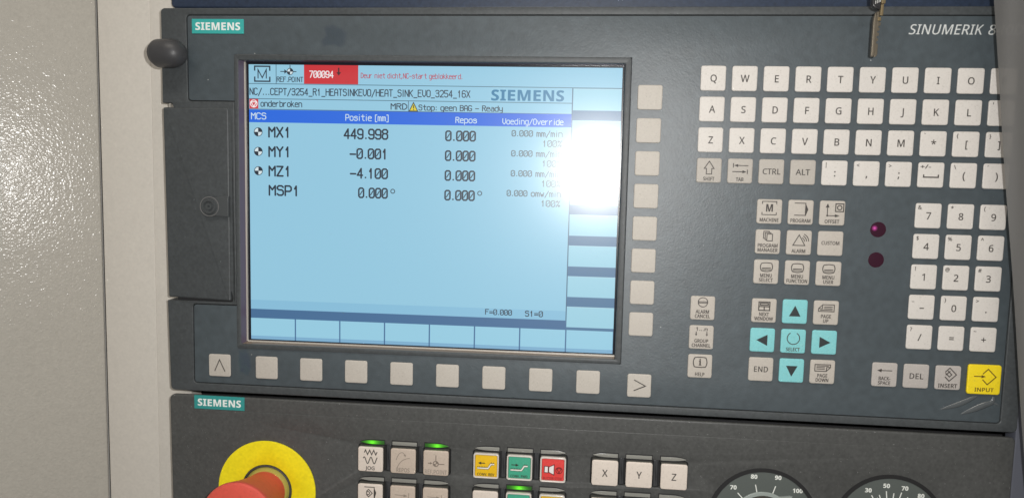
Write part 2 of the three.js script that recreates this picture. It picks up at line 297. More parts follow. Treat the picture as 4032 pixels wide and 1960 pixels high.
    x.lineWidth = 4; seg(x, [[235, 2], [235, 20]]); seg(x, [[252, 37], [271, 37]]); x.fillStyle = D; seg(x, [[180, 37], [206, 37]]); seg(x, [[218, 37], [203, 25], [203, 49]], true, true); wheel(235, 37, 17);
    T('700094', 346, 478, 33, 67, '#f8f4f4', { weight: 1.35 });
    x.strokeStyle = x.fillStyle = '#3c0c12'; x.lineWidth = 7; seg(x, [[509, 14], [509, 40]]); seg(x, [[509, 56], [496, 38], [522, 38]], true, true);
    T('Deur niet dicht,NC-start geblokkeerd.', 634, 1193, 41, 67, '#c0364a');
    T('NC/...CEPT/3254_R1_HEATSINKEVO/HEAT_SINK_EVO_3254_16X', 6, 1235, 129, 164, D);
    x.save(); x.fillStyle = '#1c7ba8'; x.translate(1347, 178); tx(x, 'SIEMENS', 0, -28, 56, 399, { bold: true, align: 'left', weight: 1 }); x.restore();
    R(2, 188, 53, 240, '#d63440'); x.strokeStyle = '#fff'; x.lineWidth = 5; x.beginPath(); x.arc(27, 213, 19, 0, 7); x.stroke(); seg(x, [[12, 204], [42, 204], [27, 230]], true);
    x.fillStyle = '#d63440'; T('onderbroken', 68, 301, 197, 228, D);
    T('MRD', 802, 890, 203, 233, D);
    x.fillStyle = '#e6d52e'; seg(x, [[903, 241], [926, 196], [949, 241]], true, true); x.strokeStyle = '#222'; x.lineWidth = 4; seg(x, [[903, 241], [926, 196], [949, 241]], true); R(924, 210, 929, 227, '#222'); R(924, 231, 929, 236, '#222');
    T('Stop: geen BAG - Ready', 956, 1413, 208, 236, D);
    R(0, 246, 1785, 315, '#0668e6');
    for (const a of [['MCS', 13, 96, 264, 297], ['Positie [mm]', 549, 787, 265, 297], ['Repos', 1160, 1274, 271, 300], ['Voeding/Override', 1416, 1742, 274, 303]]) T(a[0], a[1], a[2], a[3], a[4], '#dcecf6');
    const rows = [['MX1', 240, '449.998', 537], ['MY1', 240, '-0.001', 571], ['MZ1', 240, '-4.100', 573], ['MSP1', 288, '0.000', 620]];
    rows.forEach(([n, e, v, a], k) => {
      const y = 340 + k * 107.2, g = '#41555f';
      T(n, 113, e - 3, y + 2, y + 54, D, { weight: 1.1 }); T(v, a + 4, 784, y + 4, y + 55, D, { weight: 1.2 }); T('0.000', 1107, 1268, y + 6, y + 56, D, { weight: 1.2 });
      if (k < 3) wheel(51, y + 28, 23); else { x.strokeStyle = D; x.lineWidth = 4; for (const cx of [815, 1298]) { x.beginPath(); x.arc(cx, y + 17, 11, 0, 7); x.stroke(); } }
      T(k < 3 ? '0.000 mm/min' : '0.000 omw/min', k < 3 ? 1468 : 1448, 1739, y - 3, y + 26, g); T('100%', 1635, 1737, y + 48, y + 79, '#52666f');
    });
    T('F=0.000', 1343, 1488, 1316, 1344, D); T('S1=0', 1564, 1659, 1317, 1346, D);
  });
  M.display = phys(col(0.012, 0.013, 0.016), 0.46, { specularIntensity: 0.6, clearcoat: 1, clearcoatRoughness: 0.222, emissive: col(1, 1, 1), emissiveMap: disp, emissiveIntensity: 0.9, ior: 1.72 });
  part('display', tileUV(box(-105.6, -79.2, -4.08, 105.6, 79.2, -3.98), -105.6, -79.2, 211.2, 158.4), M.display, op, 'glowing light blue display picture');

  // cover flap with latch
  const fl = part('cover_flap', plate(rounded([[-154.4, 54.0], [-153.2, -55.2], [-115.4, -56.4], [-115.4, 54.2]], [1.2, 1.2, 1.2, 2.2]), 1.0, 8, 1.1, { seg: 4 }), M.housing, op, 'blank hinged flap left of the screen');
  const tab = new THREE.Shape(); tab.absarc(-126.4, -1.9, 5.9, Math.PI * 0.36, Math.PI * 1.64, false); tab.lineTo(-115.2, -7.6); tab.lineTo(-115.2, 4.2); tab.closePath();
  M.latch = phys(col(0.062, 0.068, 0.071), 0.34, { bumpMap: grain, bumpScale: 0.00001 });
  const latch = part('latch', plate(tab, 3.0, 3.0, 0.5, { seg: 3, curve: 24 }), M.latch, fl);
  const rings = lathe([[0.3, -0.4], [0.8, 0.9], [1.7, 0.9], [2.1, 0.1], [2.7, 0.1], [3.2, 1.1], [3.9, 1.1], [4.5, 0.1], [4.9, 0.0]], 40);
  rings.translate(-126.4, -1.9, 3.0); part('latch_screw', tileUV(rings), M.latch, fl);
  const rimRing = lathe([[5.15, 0], [5.3, 0.35], [5.6, 0.35], [5.75, 0]], 48); rimRing.translate(-126.4, -1.9, 2.95); part('latch_highlight_rim', tileUV(rimRing), std(col(0.15, 0.15, 0.15), 0.4), fl, 'lighter rim of the latch, edge highlight put into its colour');  // paler grey ring paints the highlight along the latch edge
  part('hinge_pin', box(-152.3, 53.5, -3, -151.3, 56.5, -2), M.strip, op);

  // nameplate
  const plateTex = (bg) => canvasTex(512, 136, (x, w, h) => { x.fillStyle = bg; x.fillRect(0, 0, w, h); x.fillStyle = '#e9efec'; x.save(); x.scale(w / 30.3, w / 30.3); tx(x, 'SIEMENS', 15.2, 4.05, 4.1, 26.6, { bold: true }); x.restore(); });
  M.plateA = phys(col(1, 1, 1), 0.4, { map: plateTex('#3aa9a4') }); M.plateB = phys(col(1, 1, 1), 0.4, { map: plateTex('#33928f') });
  const np = (x0, y0, x1, y1, z) => tileUV(plate(rounded(rect(x0, y0, x1, y1), 0.3), z, 0.8, 0.15), x0, y0, x1 - x0, y1 - y0);
  part('nameplate', np(-136.6, 95.3, -106.3, 103.35, 0.4), M.plateA, op, 'turquoise nameplate with white lettering');
  M.np = np;

  // crumpled corner of the foil below the yellow key
  M.crease = phys(col(0.085, 0.096, 0.102), 0.23, { ior: 1.7 });
  const crease = (pts, w) => { const c = new THREE.CatmullRomCurve3(pts.map(([x, y]) => new THREE.Vector3(x, y, 0))), g = new THREE.TubeGeometry(c, 40, 1, 10), p = g.attributes.position; for (let i = 0; i < p.count; i++) { const t = Math.floor(i / 11) / 40, o = c.getPointAt(Math.min(1, t)), k = w * Math.pow(Math.sin(Math.PI * Math.min(0.98, 0.12 + t * 0.86)), 0.8); p.setXYZ(i, o.x + (p.getX(i) - o.x) * k, o.y + (p.getY(i) - o.y) * k, -0.1 + p.getZ(i) * 0.42 * k); } g.computeVertexNormals(); return g; };
  part('foil_crease', crease([[301.0, -93.2], [292.6, -97.8], [282.6, -101.6]], 1.5), M.crease, op);
  part('foil_crease', crease([[309.8, -93.2], [309.2, -96.0], [305.0, -98.0], [299.0, -101.0], [293.5, -103.6]], 1.8), M.crease, op);
  part('foil_crease', crease([[309.2, -96.2], [312.2, -97.6], [313.0, -98.6]], 0.6), M.crease, op);

  // two dark red indicator windows
  M.window = phys(col(0.035, 0.006, 0.018), 0.25);
  for (const [x, y, lit] of [[243.8, -4.9, 1], [243.8, -21.2, 0]]) {
    const w = part('indicator_window', plate(circle(x, y, 4.1), 0.06, 0.5, 0.08, { curve: 20 }), M.window, op, lit ? 'dark red indicator window with a faint pink light in it' : 'dark red unlit indicator window');
    if (lit) part('indicator_lamp', plate(circle(x - 1.9, y + 0.7, 2.0), 0.12, 0.05, 0, { curve: 14 }), phys(col(0.02, 0.004, 0.012), 0.25, { emissive: col(0.75, 0.11, 0.45), emissiveIntensity: 1, emissiveMap: canvasTex(64, 64, (c) => { const g = c.createRadialGradient(32, 32, 2, 32, 32, 32); g.addColorStop(0, '#fff'); g.addColorStop(1, '#1a0a14'); c.fillStyle = g; c.fillRect(0, 0, 64, 64); }) }), w).geometry = tileUV(plate(circle(x - 1.9, y + 0.7, 2.0), 0.12, 0.05, 0, { curve: 14 }), x - 3.9, y - 1.3, 4, 4).scale(MM, MM, MM);
  }

  // the keys
  const key = (name, x, y, bg, draw, label, cap = membraneCap, span) => part(name, keyGeo(cap, cell(bg, draw), span), printMat, op, label, [x, y, -0.15]);
  const RX = 153.45, RY = 73.55, G = 16.42, GY = 16.31;
  ['QWERTYUIOP', "ASDFGHJKL'", 'ZXCVBNM'].forEach((row, j) => [...row].forEach((ch, i) => {
    const odd = ch === "'";
    key('letter_key', RX + i * G, RY - j * GY, LETTER, odd ? (c) => tx(c, "'", -4.4, -4, 2.4) : big1(ch), odd ? 'beige apostrophe key' : `beige ${ch} key`);
  }));
  const sym = (i, j, a, b, name) => key('symbol_key', RX + i * G, RY - j * GY, LETTER, big1(a, b), `beige ${name} key`);
  sym(7, 2, '*', '`', 'asterisk'); sym(8, 2, '[', '{', 'left bracket'); sym(9, 2, ']', '}', 'right bracket');
  sym(4, 3, ':', '|', 'colon'); sym(5, 3, ',', '<', 'comma'); sym(6, 3, ';', '>', 'semicolon'); sym(8, 3, '(', '\\', 'left parenthesis'); sym(9, 3, ')', '´', 'right parenthesis');
  key('symbol_key', RX + 7 * G, RY - 3 * GY, LETTER, (c) => { tx(c, '+/-', -3, -4.3, 2.0, 5.6); c.lineWidth = 0.6; seg(c, [[-3.7, -0.2], [-3.7, 1.2], [3.7, 1.2], [3.7, -0.2]]); }, 'beige space bar key');
  const fn = (x, y, draw, label, bg = FUNC) => key('function_key', x, y, bg, draw, label);
  fn(RX, RY - 3 * GY, two((c) => seg(c, [[0, -4.9], [2.6, -1], [1.4, -1], [1.4, 2], [-1.4, 2], [-1.4, -1], [-2.6, -1]], true), lab('SHIFT')), 'grey shift key', MOD);
  fn(RX + G, RY - 3 * GY, two((c) => { arrow(c, 4.2, -2.9, -3.4, -2.9, 2.2, 0.8); seg(c, [[-3.7, -4.1], [-3.7, -1.8]]); arrow(c, -4.2, 0.4, 3.4, 0.4, 2.2, 0.8); seg(c, [[3.8, -0.8], [3.8, 1.6]]); }, lab('TAB')), 'grey tab key', MOD);
  fn(RX + 2 * G, RY - 3 * GY, (c) => tx(c, 'CTRL', 0, 0, 3, 9.6), 'grey control key', MOD);
  fn(RX + 3 * G, RY - 3 * GY, (c) => tx(c, 'ALT', 0, 0, 3, 7.4), 'grey alt key', MOD);
  const nums = [['7', '&'], ['8', '*'], ['9', '('], ['4', '$'], ['5', '%'], ['6', '^'], ['1', '!'], ['2', '@'], ['3', '#'], ['–', '_'], ['0', ')'], ['.', '>'], ['/', '?'], ['=', ''], ['+', '~']];
  const numName = { '–': 'minus', '.': 'point', '/': 'slash', '=': 'equals', '+': 'plus' };
  nums.forEach(([a, b], k) => key('number_key', 268.58 + (k % 3) * G, 3.14 - Math.floor(k / 3) * 16.32, LETTER, big1(a, b), `beige ${numName[a] ?? a} key`));
  const m0 = 186.42, my = 3.27, bracketM = (c) => { c.lineWidth = 0.4; seg(c, [[-3.9, -4.0], [-3.9, -5.4], [3.6, -5.4], [3.6, -4.0]]); seg(c, [[-3.9, 0.4], [-3.9, 1.7], [3.6, 1.7], [3.6, 0.4]]); tx(c, 'M', -0.1, -1.9, 3.9, 4.4, { bold: true }); };
  fn(m0, my, two(bracketM, lab('MACHINE')), 'beige machine key');
  fn(m0 + G, my, two((c) => { seg(c, [[-3.4, -4.9], [2.4, -4.9], [2.4, 1.8]]); seg(c, [[-3.4, 1.6], [2.6, 1.6]]); seg(c, [[2.2, -5.1], [3.8, -1.6], [2.6, 1.8]], true, true); }, lab('PROGRAM')), 'beige program key');
  fn(m0 + 2 * G, my, two((c) => { arrow(c, -2.6, 1.4, -2.6, -5.1, 2.2, 1); arrow(c, -2.6, 1.4, 3.8, 1.4, 2.4, 0.8); c.beginPath(); c.arc(-2.6, 1.4, 0.5, 0, 7); c.fill(); c.lineWidth = 0.5; c.strokeRect(1.6, -5, 4.1, 4.1); c.beginPath(); c.arc(3.65, -2.95, 1.15, 0, 7); c.stroke(); }, lab('OFFSET')), 'beige offset key');
  fn(m0, my - 16.32, two((c) => { for (const [u, v] of [[-2.4, -5.6], [-1.5, -4.9]]) seg(c, [[u + 0.9, v + 3.8], [u, v + 3.8], [u, v], [u + 2.9, v], [u + 2.9, v + 0.8]]); c.strokeRect(-0.6, -4.2, 2.9, 3.7); }, lab('PROGRAM', 'MANAGER')), 'beige program manager key');
  fn(m0 + G, my - 16.32, two((c) => { seg(c, [[-3.2, 1.5], [3.1, 1.5], [-0.1, -4.2]], true); for (const r of [1.6, 2.7, 3.8]) { c.beginPath(); c.arc(0.6, -0.6, r + 0.6, -1.15, -0.05); c.stroke(); } }, lab('ALARM')), 'beige alarm key');
  fn(m0 + 2 * G, my - 16.32, (c) => tx(c, 'CUSTOM', 0, -0.2, 1.9, 9.6), 'beige custom key');
  fn(m0, my - 32.64, two(screenIcon, lab('MENU', 'SELECT')), 'beige menu select key'); fn(m0 + G, my - 32.64, two(screenIcon, lab('MENU', 'FUNCTION')), 'beige menu function key'); fn(m0 + 2 * G, my - 32.64, two(screenIcon, lab('MENU', 'USER')), 'beige menu user key');
  const tri = (a) => (c) => { c.rotate(a); c.fillStyle = '#2b3234'; seg(c, [[0, -3.3], [3.05, 2.6], [-3.05, 2.6]], true, true); };
  const ay = -50.67, as = 16.32, pageIcon = (flip) => (c) => { c.save(); c.translate(0, -2.4); if (flip) c.rotate(Math.PI); seg(c, [[-4.1, 1.7], [4.1, 1.7], [4.1, -2], [-2, -2], [-4.1, 0.2]], true); seg(c, [[-4.1, 0.2], [-2.1, 0.2], [-2, -2]]); seg(c, [[-1.2, -0.8], [3.3, -0.8]]); seg(c, [[-1.2, 0.1], [3.3, 0.1]]); seg(c, [[-3.2, 0.95], [3.3, 0.95]]); c.restore(); };
  fn(m0, ay, two((c) => { c.lineWidth = 0.55; c.strokeRect(-2.9, -4.7, 5.8, 4.6); seg(c, [[-2.9, -2.2], [2.9, -2.2]]); seg(c, [[0, -2.2], [0, -0.1]]); c.strokeRect(-2.1, -4, 4.2, 1); }, lab('NEXT', 'WINDOW')), 'beige next window key');
  fn(m0 + G, ay, tri(0), 'turquoise arrow up key', TURQ); fn(m0 + 2 * G, ay, two(pageIcon(false), lab('PAGE', 'UP')), 'beige page up key');
  fn(m0, ay - as, tri(-Math.PI / 2), 'turquoise arrow left key', TURQ); fn(m0 + 2 * G, ay - as, tri(Math.PI / 2), 'turquoise arrow right key', TURQ);
  fn(m0 + G, ay - as, two((c) => { c.lineWidth = 0.45; c.beginPath(); c.arc(0, -1.6, 3.3, -1.05, Math.PI + 1.05); c.stroke(); }, lab('SELECT')), 'turquoise select key', TURQ);
  fn(m0, ay - 2 * as, (c) => tx(c, 'END', 0, 0, 2.9, 8), 'beige end key'); fn(m0 + G, ay - 2 * as, tri(Math.PI), 'turquoise arrow down key', TURQ); fn(m0 + 2 * G, ay - 2 * as, two(pageIcon(true), lab('PAGE', 'DOWN')), 'beige page down key');
  fn(153.5, -50.5, two((c) => { c.beginPath(); c.arc(0, -3.2, 2.55, 0, 7); c.stroke(); seg(c, [[-2.7, -3.5], [2.7, -3.5]]); seg(c, [[-2.7, -2.8], [2.7, -2.8]]); }, lab('ALARM', 'CANCEL')), 'beige alarm cancel key');
  fn(153.5, -66.8, two((c) => { tx(c, '1...n', 0, -4.6, 1.8, 6.8); arrow(c, -2.9, -3.2, -2.9, -0.7, 1.1, 0.6); arrow(c, 2.9, -3.2, 2.9, -0.7, 1.1, 0.6); }, lab('GROUP', 'CHANNEL')), 'beige group channel key');
  fn(153.5, -83, two((c) => { c.lineWidth = 0.5; c.beginPath(); c.moveTo(-3, -4.8); c.quadraticCurveTo(0, -5.3, 3, -4.8); c.quadraticCurveTo(4.4, -2, 3, 0.4); c.quadraticCurveTo(0, 0.9, -3, 0.4); c.quadraticCurveTo(-4.4, -2, -3, -4.8); c.stroke(); tx(c, 'i', 0, -2.2, 3.4, 1.6, { bold: true, font: 'bold 40px serif' }); }, lab('HELP')), 'beige help key');
  fn(252, -83.4, two((c) => arrow(c, 3.8, -2.3, -4, -2.3, 2.3, 1), lab('BACK-', 'SPACE')), 'grey backspace key', MODB);
  fn(268.45, -83.5, (c) => tx(c, 'DEL', 0, 0, 3, 7.6), 'grey delete key', MODB);
  const diamond = (c, x, y, r) => seg(c, [[x - r * 0.62, y - r * 0.35], [x, y - r], [x + r, y], [x, y + r], [x - r * 0.62, y + r * 0.35]]);
  fn(284.95, -83.6, two((c) => { c.lineWidth = 0.5; c.save(); c.translate(0.6, -1.8); diamond(c, 0, 0, 3.6); c.rotate(Math.PI / 4); seg(c, [[-2.0, -0.8], [0.9, -0.8], [0.9, 0.9], [-2, 0.9]]); seg(c, [[-1.1, -1.6], [-1.1, 1.6]]); c.restore(); }, (c) => tx(c, 'INSERT', 0, 4.4, 2.1, 9.9, { weight: 0.14 })), 'grey insert key', MODB);
  key('input_key', 303.35, -83.7, '#f0d51a', (c) => { c.scale(0.8, 0.8); c.strokeStyle = c.fillStyle = '#5d4a12'; c.lineWidth = 0.5; diamond(c, 1.6, -1.6, 4.2); arrow(c, -5.4, -1.7, 0.6, -1.7, 2.2, 0.9); tx(c, 'INPUT', 0.2, 5.4, 2.2, 10); }, 'large yellow input key', inputCap, 19);
  for (let k = 0; k < 8; k++) key('softkey', 120.33 + (k ? 0 : 0.1), 63.04 - 17.7 * k, SOFT, null);
  for (let k = 0; k < 8; k++) key('softkey', -94.36 + 26.65 * k, -94.9, SOFT, null);
  key('softkey', -122.7, -94.7, SOFT, (c) => { c.lineWidth = 0.5; seg(c, [[-3, 3.4], [0, -3.4], [3.2, 3.4]]); }, 'beige key with an upward caret');
  key('softkey', 120.7, -95.6, SOFT, (c) => { c.lineWidth = 0.55; seg(c, [[-3, -3.3], [3.4, 0], [-3, 2.9]]); }, 'beige key with a caret pointing right');
}

// ───────────── lower machine control panel ─────────────
const mcp = thing('machine_control_panel', 'charcoal lower machine control panel with rows of coloured push keys', 'control panel', [0, -113, 0]);
mcp.rotation.z = -0.004;
{
  const shape = rounded([[-153.9, -0.8], [-152.4, -110], [322.6, -110], [322.6, -0.8]], [4, 2, 2, 3]);
  const TR = [[-39.2, 15.2], [27.9, 82.2], [95.2, 149.7]];
  const openings = (s) => { for (const [a, b] of TR) for (let q = 0; q < 2; q++) s.holes.push(rounded(rect(a, -40.2 - q * 22.05, b, -24.2 - q * 22.05), 1.6, THREE.Path)); };
  openings(shape);
  const dials = [[191.7, -56], [260, -55.5]];
  for (const [x, y] of dials) shape.holes.push(circle(x, y, 30.5, THREE.Path));
  part('housing', plate(shape, 0.6, 2.6, 0.9, { seg: 4, curve: 40 }), M.lower, mcp);
  const lip = rounded([[-138.4, -9.3], [-138.4, -110], [312.8, -110], [312.8, -9.3]], [1, 1, 1, 1]);
  openings(lip);
  for (const [x, y] of dials) lip.holes.push(circle(x, y, 30.5, THREE.Path));
  part('foil', plate(lip, 0.85, 0.6, 0.22, { seg: 2, curve: 40 }), M.lower, mcp);
  part('tray_floor', box(-150, -108, -8, 318, -18, -2.2), M.gap, mcp);
  part('nameplate', M.np(-138.5, -8.75, -107.9, -0.7, 1.0), M.plateB, mcp, 'turquoise nameplate with white lettering');

  const rail = std(col(0.05, 0.052, 0.055), 0.35, { bumpMap: grain, bumpScale: 0.00003 });
  const barShape = (kind) => { const s = new THREE.Shape(), w = 7.2, h = 1.1; if (kind === 0) { s.moveTo(-w, -h); s.lineTo(w, -h); s.lineTo(w, h); s.lineTo(-w, h); } else { const d = kind; s.moveTo(-d * w, -h); s.lineTo(0, -h); s.quadraticCurveTo(d * w * 0.7, -h * 0.8, d * w, -0.1); s.quadraticCurveTo(d * w * 0.7, h * 0.9, 0, h); s.lineTo(-d * w, h); } s.closePath(); return s; };
  const glowTex = canvasTex(128, 32, (c) => { const g = c.createRadialGradient(64, 18, 2, 64, 18, 52); g.addColorStop(0, '#fff'); g.addColorStop(0.45, '#888'); g.addColorStop(1, '#101010'); c.fillStyle = g; c.fillRect(0, 0, 128, 32); });
  const lit = phys(col(0.03, 0.12, 0.02), 0.25, { emissive: col(0.16, 1.0, 0.02), emissiveMap: glowTex, emissiveIntensity: 1.1 });
  const cols = [[-31.1, -12, 7.1], [36, 55.1, 74.1], [103.3, 122.3, 141.6]];
  const CREAM = '#d8cdc2', TAUPE = '#bfb0a2';
  const jog = (c) => { c.lineWidth = 0.5; seg(c, [[-3.6, -4], [-2.9, -5.6], [-1.7, -2.9], [-0.5, -5.6], [0.7, -2.9], [1.9, -5.6], [3.1, -2.9], [3.9, -4.6]]); c.beginPath(); for (let k = 0; k <= 40; k++) { const u = k / 40, px = -4.2 + u * 8.2, py = 0.5 - 1.9 * Math.sin(u * 4.2 * Math.PI + 0.6); if (k) c.lineTo(px, py); else c.moveTo(px, py); } c.stroke(); tx(c, 'JOG', 0, 5.1, 2.2, 5.4, { squeeze: 0.8 }); };
  const refp = (c) => { c.strokeStyle = c.fillStyle = '#7b7066'; c.lineWidth = 0.5; seg(c, [[0, -4.8], [0, -1]]); seg(c, [[1.5, 0.4], [5, 0.4]]); arrow(c, -4.6, 0.1, -2, 0.1, 1.3, 0.8); c.beginPath(); c.arc(0, 0.3, 1.5, 0, 7); c.stroke(); for (const a of [-1.57, 1.57]) { c.beginPath(); c.moveTo(0, 0.3); c.arc(0, 0.3, 1.5, a, a + 1.57); c.fill(); } c.fillStyle = '#958a80'; tx(c, 'REF.POINT', 0, 5.1, 2.3, 13, {}); };
  const repos = (c) => { c.strokeStyle = c.fillStyle = '#8b8075'; c.lineWidth = 0.4; c.beginPath(); c.moveTo(-4, -0.6); c.quadraticCurveTo(-2.6, -5.4, -0.4, -5.2); c.quadraticCurveTo(0.6, -4.8, 1, -3.6); c.stroke(); seg(c, [[1.4, -2.6], [0.2, -3.9], [1.7, -4.1]], true, true); c.beginPath(); c.moveTo(-3.4, 4); c.quadraticCurveTo(-1.4, -1.6, 4, -2); c.stroke(); tx(c, 'REPOS', 0, 5.1, 2.3, 8); };
  const mda = (c) => { c.lineWidth = 0.45; seg(c, [[-3.4, -5.6], [2.4, -5.6], [2.4, 1.6]]); seg(c, [[2.2, -5.8], [3.6, -2.4], [2.6, 1.6]], true, true); seg(c, [[-3.4, 1.6], [2.6, 1.6]]); diamond2(c, -0.9, -2.0, 2.2); c.beginPath(); c.arc(-1.2, -2, 0.9, 0, 7); c.stroke(); };
  const diamond2 = (c, x, y, r) => seg(c, [[x - r * 0.6, y - r * 0.4], [x, y - r], [x + r, y], [x, y + r], [x - r * 0.6, y + r * 0.4]]);
  const step = (c) => { c.strokeStyle = c.fillStyle = '#8b8075'; c.lineWidth = 0.4; arrow(c, -4.6, -2, 3, -1.6, 2.4, 0.9); seg(c, [[3.6, -3.4], [3.6, 0.2]]); };
  const conv = (d) => (c) => { c.lineWidth = 1.3; c.strokeStyle = '#3a3a30'; const p = [[-5.4, 1.6], [1.2, 1.6], [2.9, -1.1], [5, -1.1]]; seg(c, p); c.lineWidth = 0.85; c.strokeStyle = '#e4e2d8'; seg(c, p); c.lineWidth = 0.35; c.strokeStyle = c.fillStyle = '#2e3028'; for (let k = 0; k < 6; k++) seg(c, [[-5 + k, 1], [-5 + k, 0.4]]); seg(c, [[3.2, -1.7], [3.2, -2.4]]); seg(c, [[4.4, -1.7], [4.4, -2.3]]); c.lineWidth = 0.5; if (d < 0) arrow(c, -0.6, -1.6, -5, -1.6, 2, 0.9); else arrow(c, -5, -1.6, -0.4, -1.6, 2, 0.9); tx(c, d < 0 ? 'CONV. REV' : 'CONV. FWD', -0.2, 5.4, 1.6, 10.6); };
  const buzz = (c) => { c.lineWidth = 0.45; c.strokeStyle = '#5a2222'; c.fillStyle = '#e6e2e0'; seg(c, [[-5.2, -1.9], [-2.8, -1.9], [-2.8, 2], [-5.2, 2]], true, true); seg(c, [[-5.2, -1.9], [-2.8, -1.9], [-2.8, 2], [-5.2, 2]], true); seg(c, [[-2.5, -1.5], [0.7, -3.2], [0.7, 3.3], [-2.5, 1.7]], true, true); seg(c, [[-2.5, -1.5], [0.7, -3.2], [0.7, 3.3], [-2.5, 1.7]], true); c.strokeStyle = '#6c1c1c'; c.beginPath(); c.arc(3.7, 0.3, 1.9, 0, 7); c.stroke(); seg(c, [[2.3, -0.9], [5.1, -0.9], [3.7, 1.8]], true); c.fillStyle = '#8d2626'; tx(c, 'BUZZER STOP', -0.2, 5.6, 1.5, 11.6); };
  const spec = [
    [[CREAM, jog, 'cream jog key'], [TAUPE, repos, 'taupe reposition key'], [TAUPE, refp, 'taupe reference point key']],
    [['#e6b80f', conv(-1), 'yellow conveyor reverse key', 1], ['#3fa384', conv(1), 'green conveyor forward key', 1], ['#dc3f3c', buzz, 'red buzzer stop key', 1]],
    [[CREAM, (c) => tx(c, 'X', 0, 0, 3.9), 'cream X key'], [CREAM, (c) => tx(c, 'Y', 0, 0, 3.9), 'cream Y key'], [CREAM, (c) => tx(c, 'Z', 0, 0, 3.9), 'cream Z key']]];
  const spec2 = [
    [[CREAM, mda, 'cream key with a page and diamond sign'], [TAUPE, step, 'taupe key with an arrow to a line'], [TAUPE, step, 'taupe key with an arrow to a line']],
    [[CREAM, null, 'blank cream key'], ['#3fa384', null, 'blank green key', 1], ['#e6b80f', null, 'blank yellow key', 1]],
    [[CREAM, null, null], [CREAM, null, null], [CREAM, null, null]]];
  const litBars = new Set(['0,0,0', '0,2,0', '1,1,1']);
  const rimShape = rounded(rect(-7.3, -7.3, 7.3, 7.3), 1.5); rimShape.holes.push(rounded(rect(-6.35, -6.35, 6.35, 6.35), 0.9, THREE.Path));
  const rimGeo = plate(rimShape, 4.6, 2.4, 0.45, { seg: 3, curve: 5, smooth: 1.1 }), insetGeo = capGeo(12.5, 12.5, 0.7, 3.9, 0.3);
  cols.forEach((cx, gI) => {
    for (let r = 0; r < 2; r++) cx.forEach((x, k) => {
      const y = -32.1 - r * 22.05, [bg, draw, label, window_] = (r ? spec2 : spec)[gI][k];
      let b; if (window_) { b = part('push_key', rimGeo, M.rim, mcp, label, [x, y, 0]); part('colour_insert', keyGeo(insetGeo, cell(bg, draw), 14.2), printMat, b); }
      else b = part('push_key', keyGeo(tallCap, cell(bg, draw)), printMat, mcp, label, [x, y, 0]);
      
      part('key_shaft', box(-7.1, -7.1, -4, 7.1, 7.1, 3.2), M.keySide, b);
      const on = litBars.has(`${gI},${k},${r}`), kind = gI === 0 && r === 0 && k === 0 ? -1 : [-1, 0, 1][k];
      const bg2 = tileUV(plate(barShape(kind), 1.15, 2, 0.25, { seg: 2, curve: 10 }), -8.2, -1.4, 16.4, 2.8);
      part(on ? 'indicator_lamp' : 'indicator_bar', bg2, on ? lit : M.bar, mcp, on ? 'lit green indicator bar' : null, [x, y + 9.0, 0]);
      part('bar_surround', plate(barShape(kind), 0.93, 1, 0.1), M.dark, mcp, null, [x, y + 9.0, 0]).scale.set(1.06, 1.65, 1);
    });
    for (const x of [(cx[0] + cx[1]) / 2, (cx[1] + cx[2]) / 2]) for (const y of [-32.1, -54.15]) part('rib', plate(rounded(rect(x - 1.5, y - 7.9, x + 1.5, y + 7.9), 0.3), 0.1, 3, 1.0, { seg: 4 }), rail, mcp);

  });
}

// ───────────── override dials on the lower panel ─────────────
function dial(x, y, label, marks) {
  const t = thing('rotary_dial', label, 'rotary dial', [x, y, 0], 'override dials on the lower panel');
  const face = canvasTex(1024, 1024, (c, w) => {
    const s = w / 57; c.fillStyle = 'rgb(84,90,87)'; c.fillRect(0, 0, w, w); c.translate(w / 2, w / 2); c.scale(s, s); c.strokeStyle = c.fillStyle = '#dfe2dc'; c.lineWidth = 0.55;
    for (const [a, r, s2, nx, ny] of marks) { const q = a * Math.PI / 180; seg(c, [[Math.sin(q) * 15.5, -Math.cos(q) * 15.5], [Math.sin(q) * r, -Math.cos(q) * r]]); if (s2) tx(c, s2, nx, -ny, 2.35, s2.length * 1.85, { bold: true }); }
  });
  part('scale_disc', tileUV(plate(circle(0, 0, 28.3), 0.5, 2.5, 0.25, { curve: 96 }), -28.5, -28.5, 57, 57), std(col(1, 1, 1), 0.5, { map: face, bumpMap: withRepeat(grain, 0.57, 0.57), bumpScale: 0.00003 }), t);
  const seal = circle(0, 0, 30.6); seal.holes.push(circle(0, 0, 28.1, THREE.Path)); part('groove_shade_ring', plate(seal, 0.78, 0.6, 0, { curve: 96 }), M.dark, t);  // no real seal: shade in the groove, put in as a black ring
  const k = part('knob', lathe([[0, 9], [9, 9], [13.6, 8.6], [14.6, 7.2], [15, 1.2], [15, 0.5]]), phys(col(0.05, 0.042, 0.036), 0.2), t, 'glossy dark knob');
  const p = circle(0, 0, 17); part('pointer', [plate(p, 1.6, 1.1, 0.3, { curve: 48 }), plate(path([[8.5, 14.6], [13.2, 12.6], [15.6, 15.2], [14.2, 15.4]].reverse()), 1.5, 1)], std(col(0.30, 0.34, 0.32), 0.4), k);
}
dial(191.7, -169.6, 'left rotary dial with white marks from 70 to 100', [[-42.5, 20.9, '70', -16.6, 18.4], [-12.6, 21.2, '80', -5.6, 25.2], [17.3, 21.4, '90', 7.5, 25.3], [46, 21, '100', 18.4, 18.4]]);
dial(260, -169.4, 'right rotary dial with white marks from 30 to 80', [[-40.5, 19.4], [-29.5, 20.8, '30', -12.1, 20.8], [-18.3, 19.5], [-7, 21, '50', -2.6, 23.9], [4.4, 20], [15.2, 21.3, '70', 7.2, 23], [26.6, 20.2, '80', 15.9, 19.2], [38, 20]]);

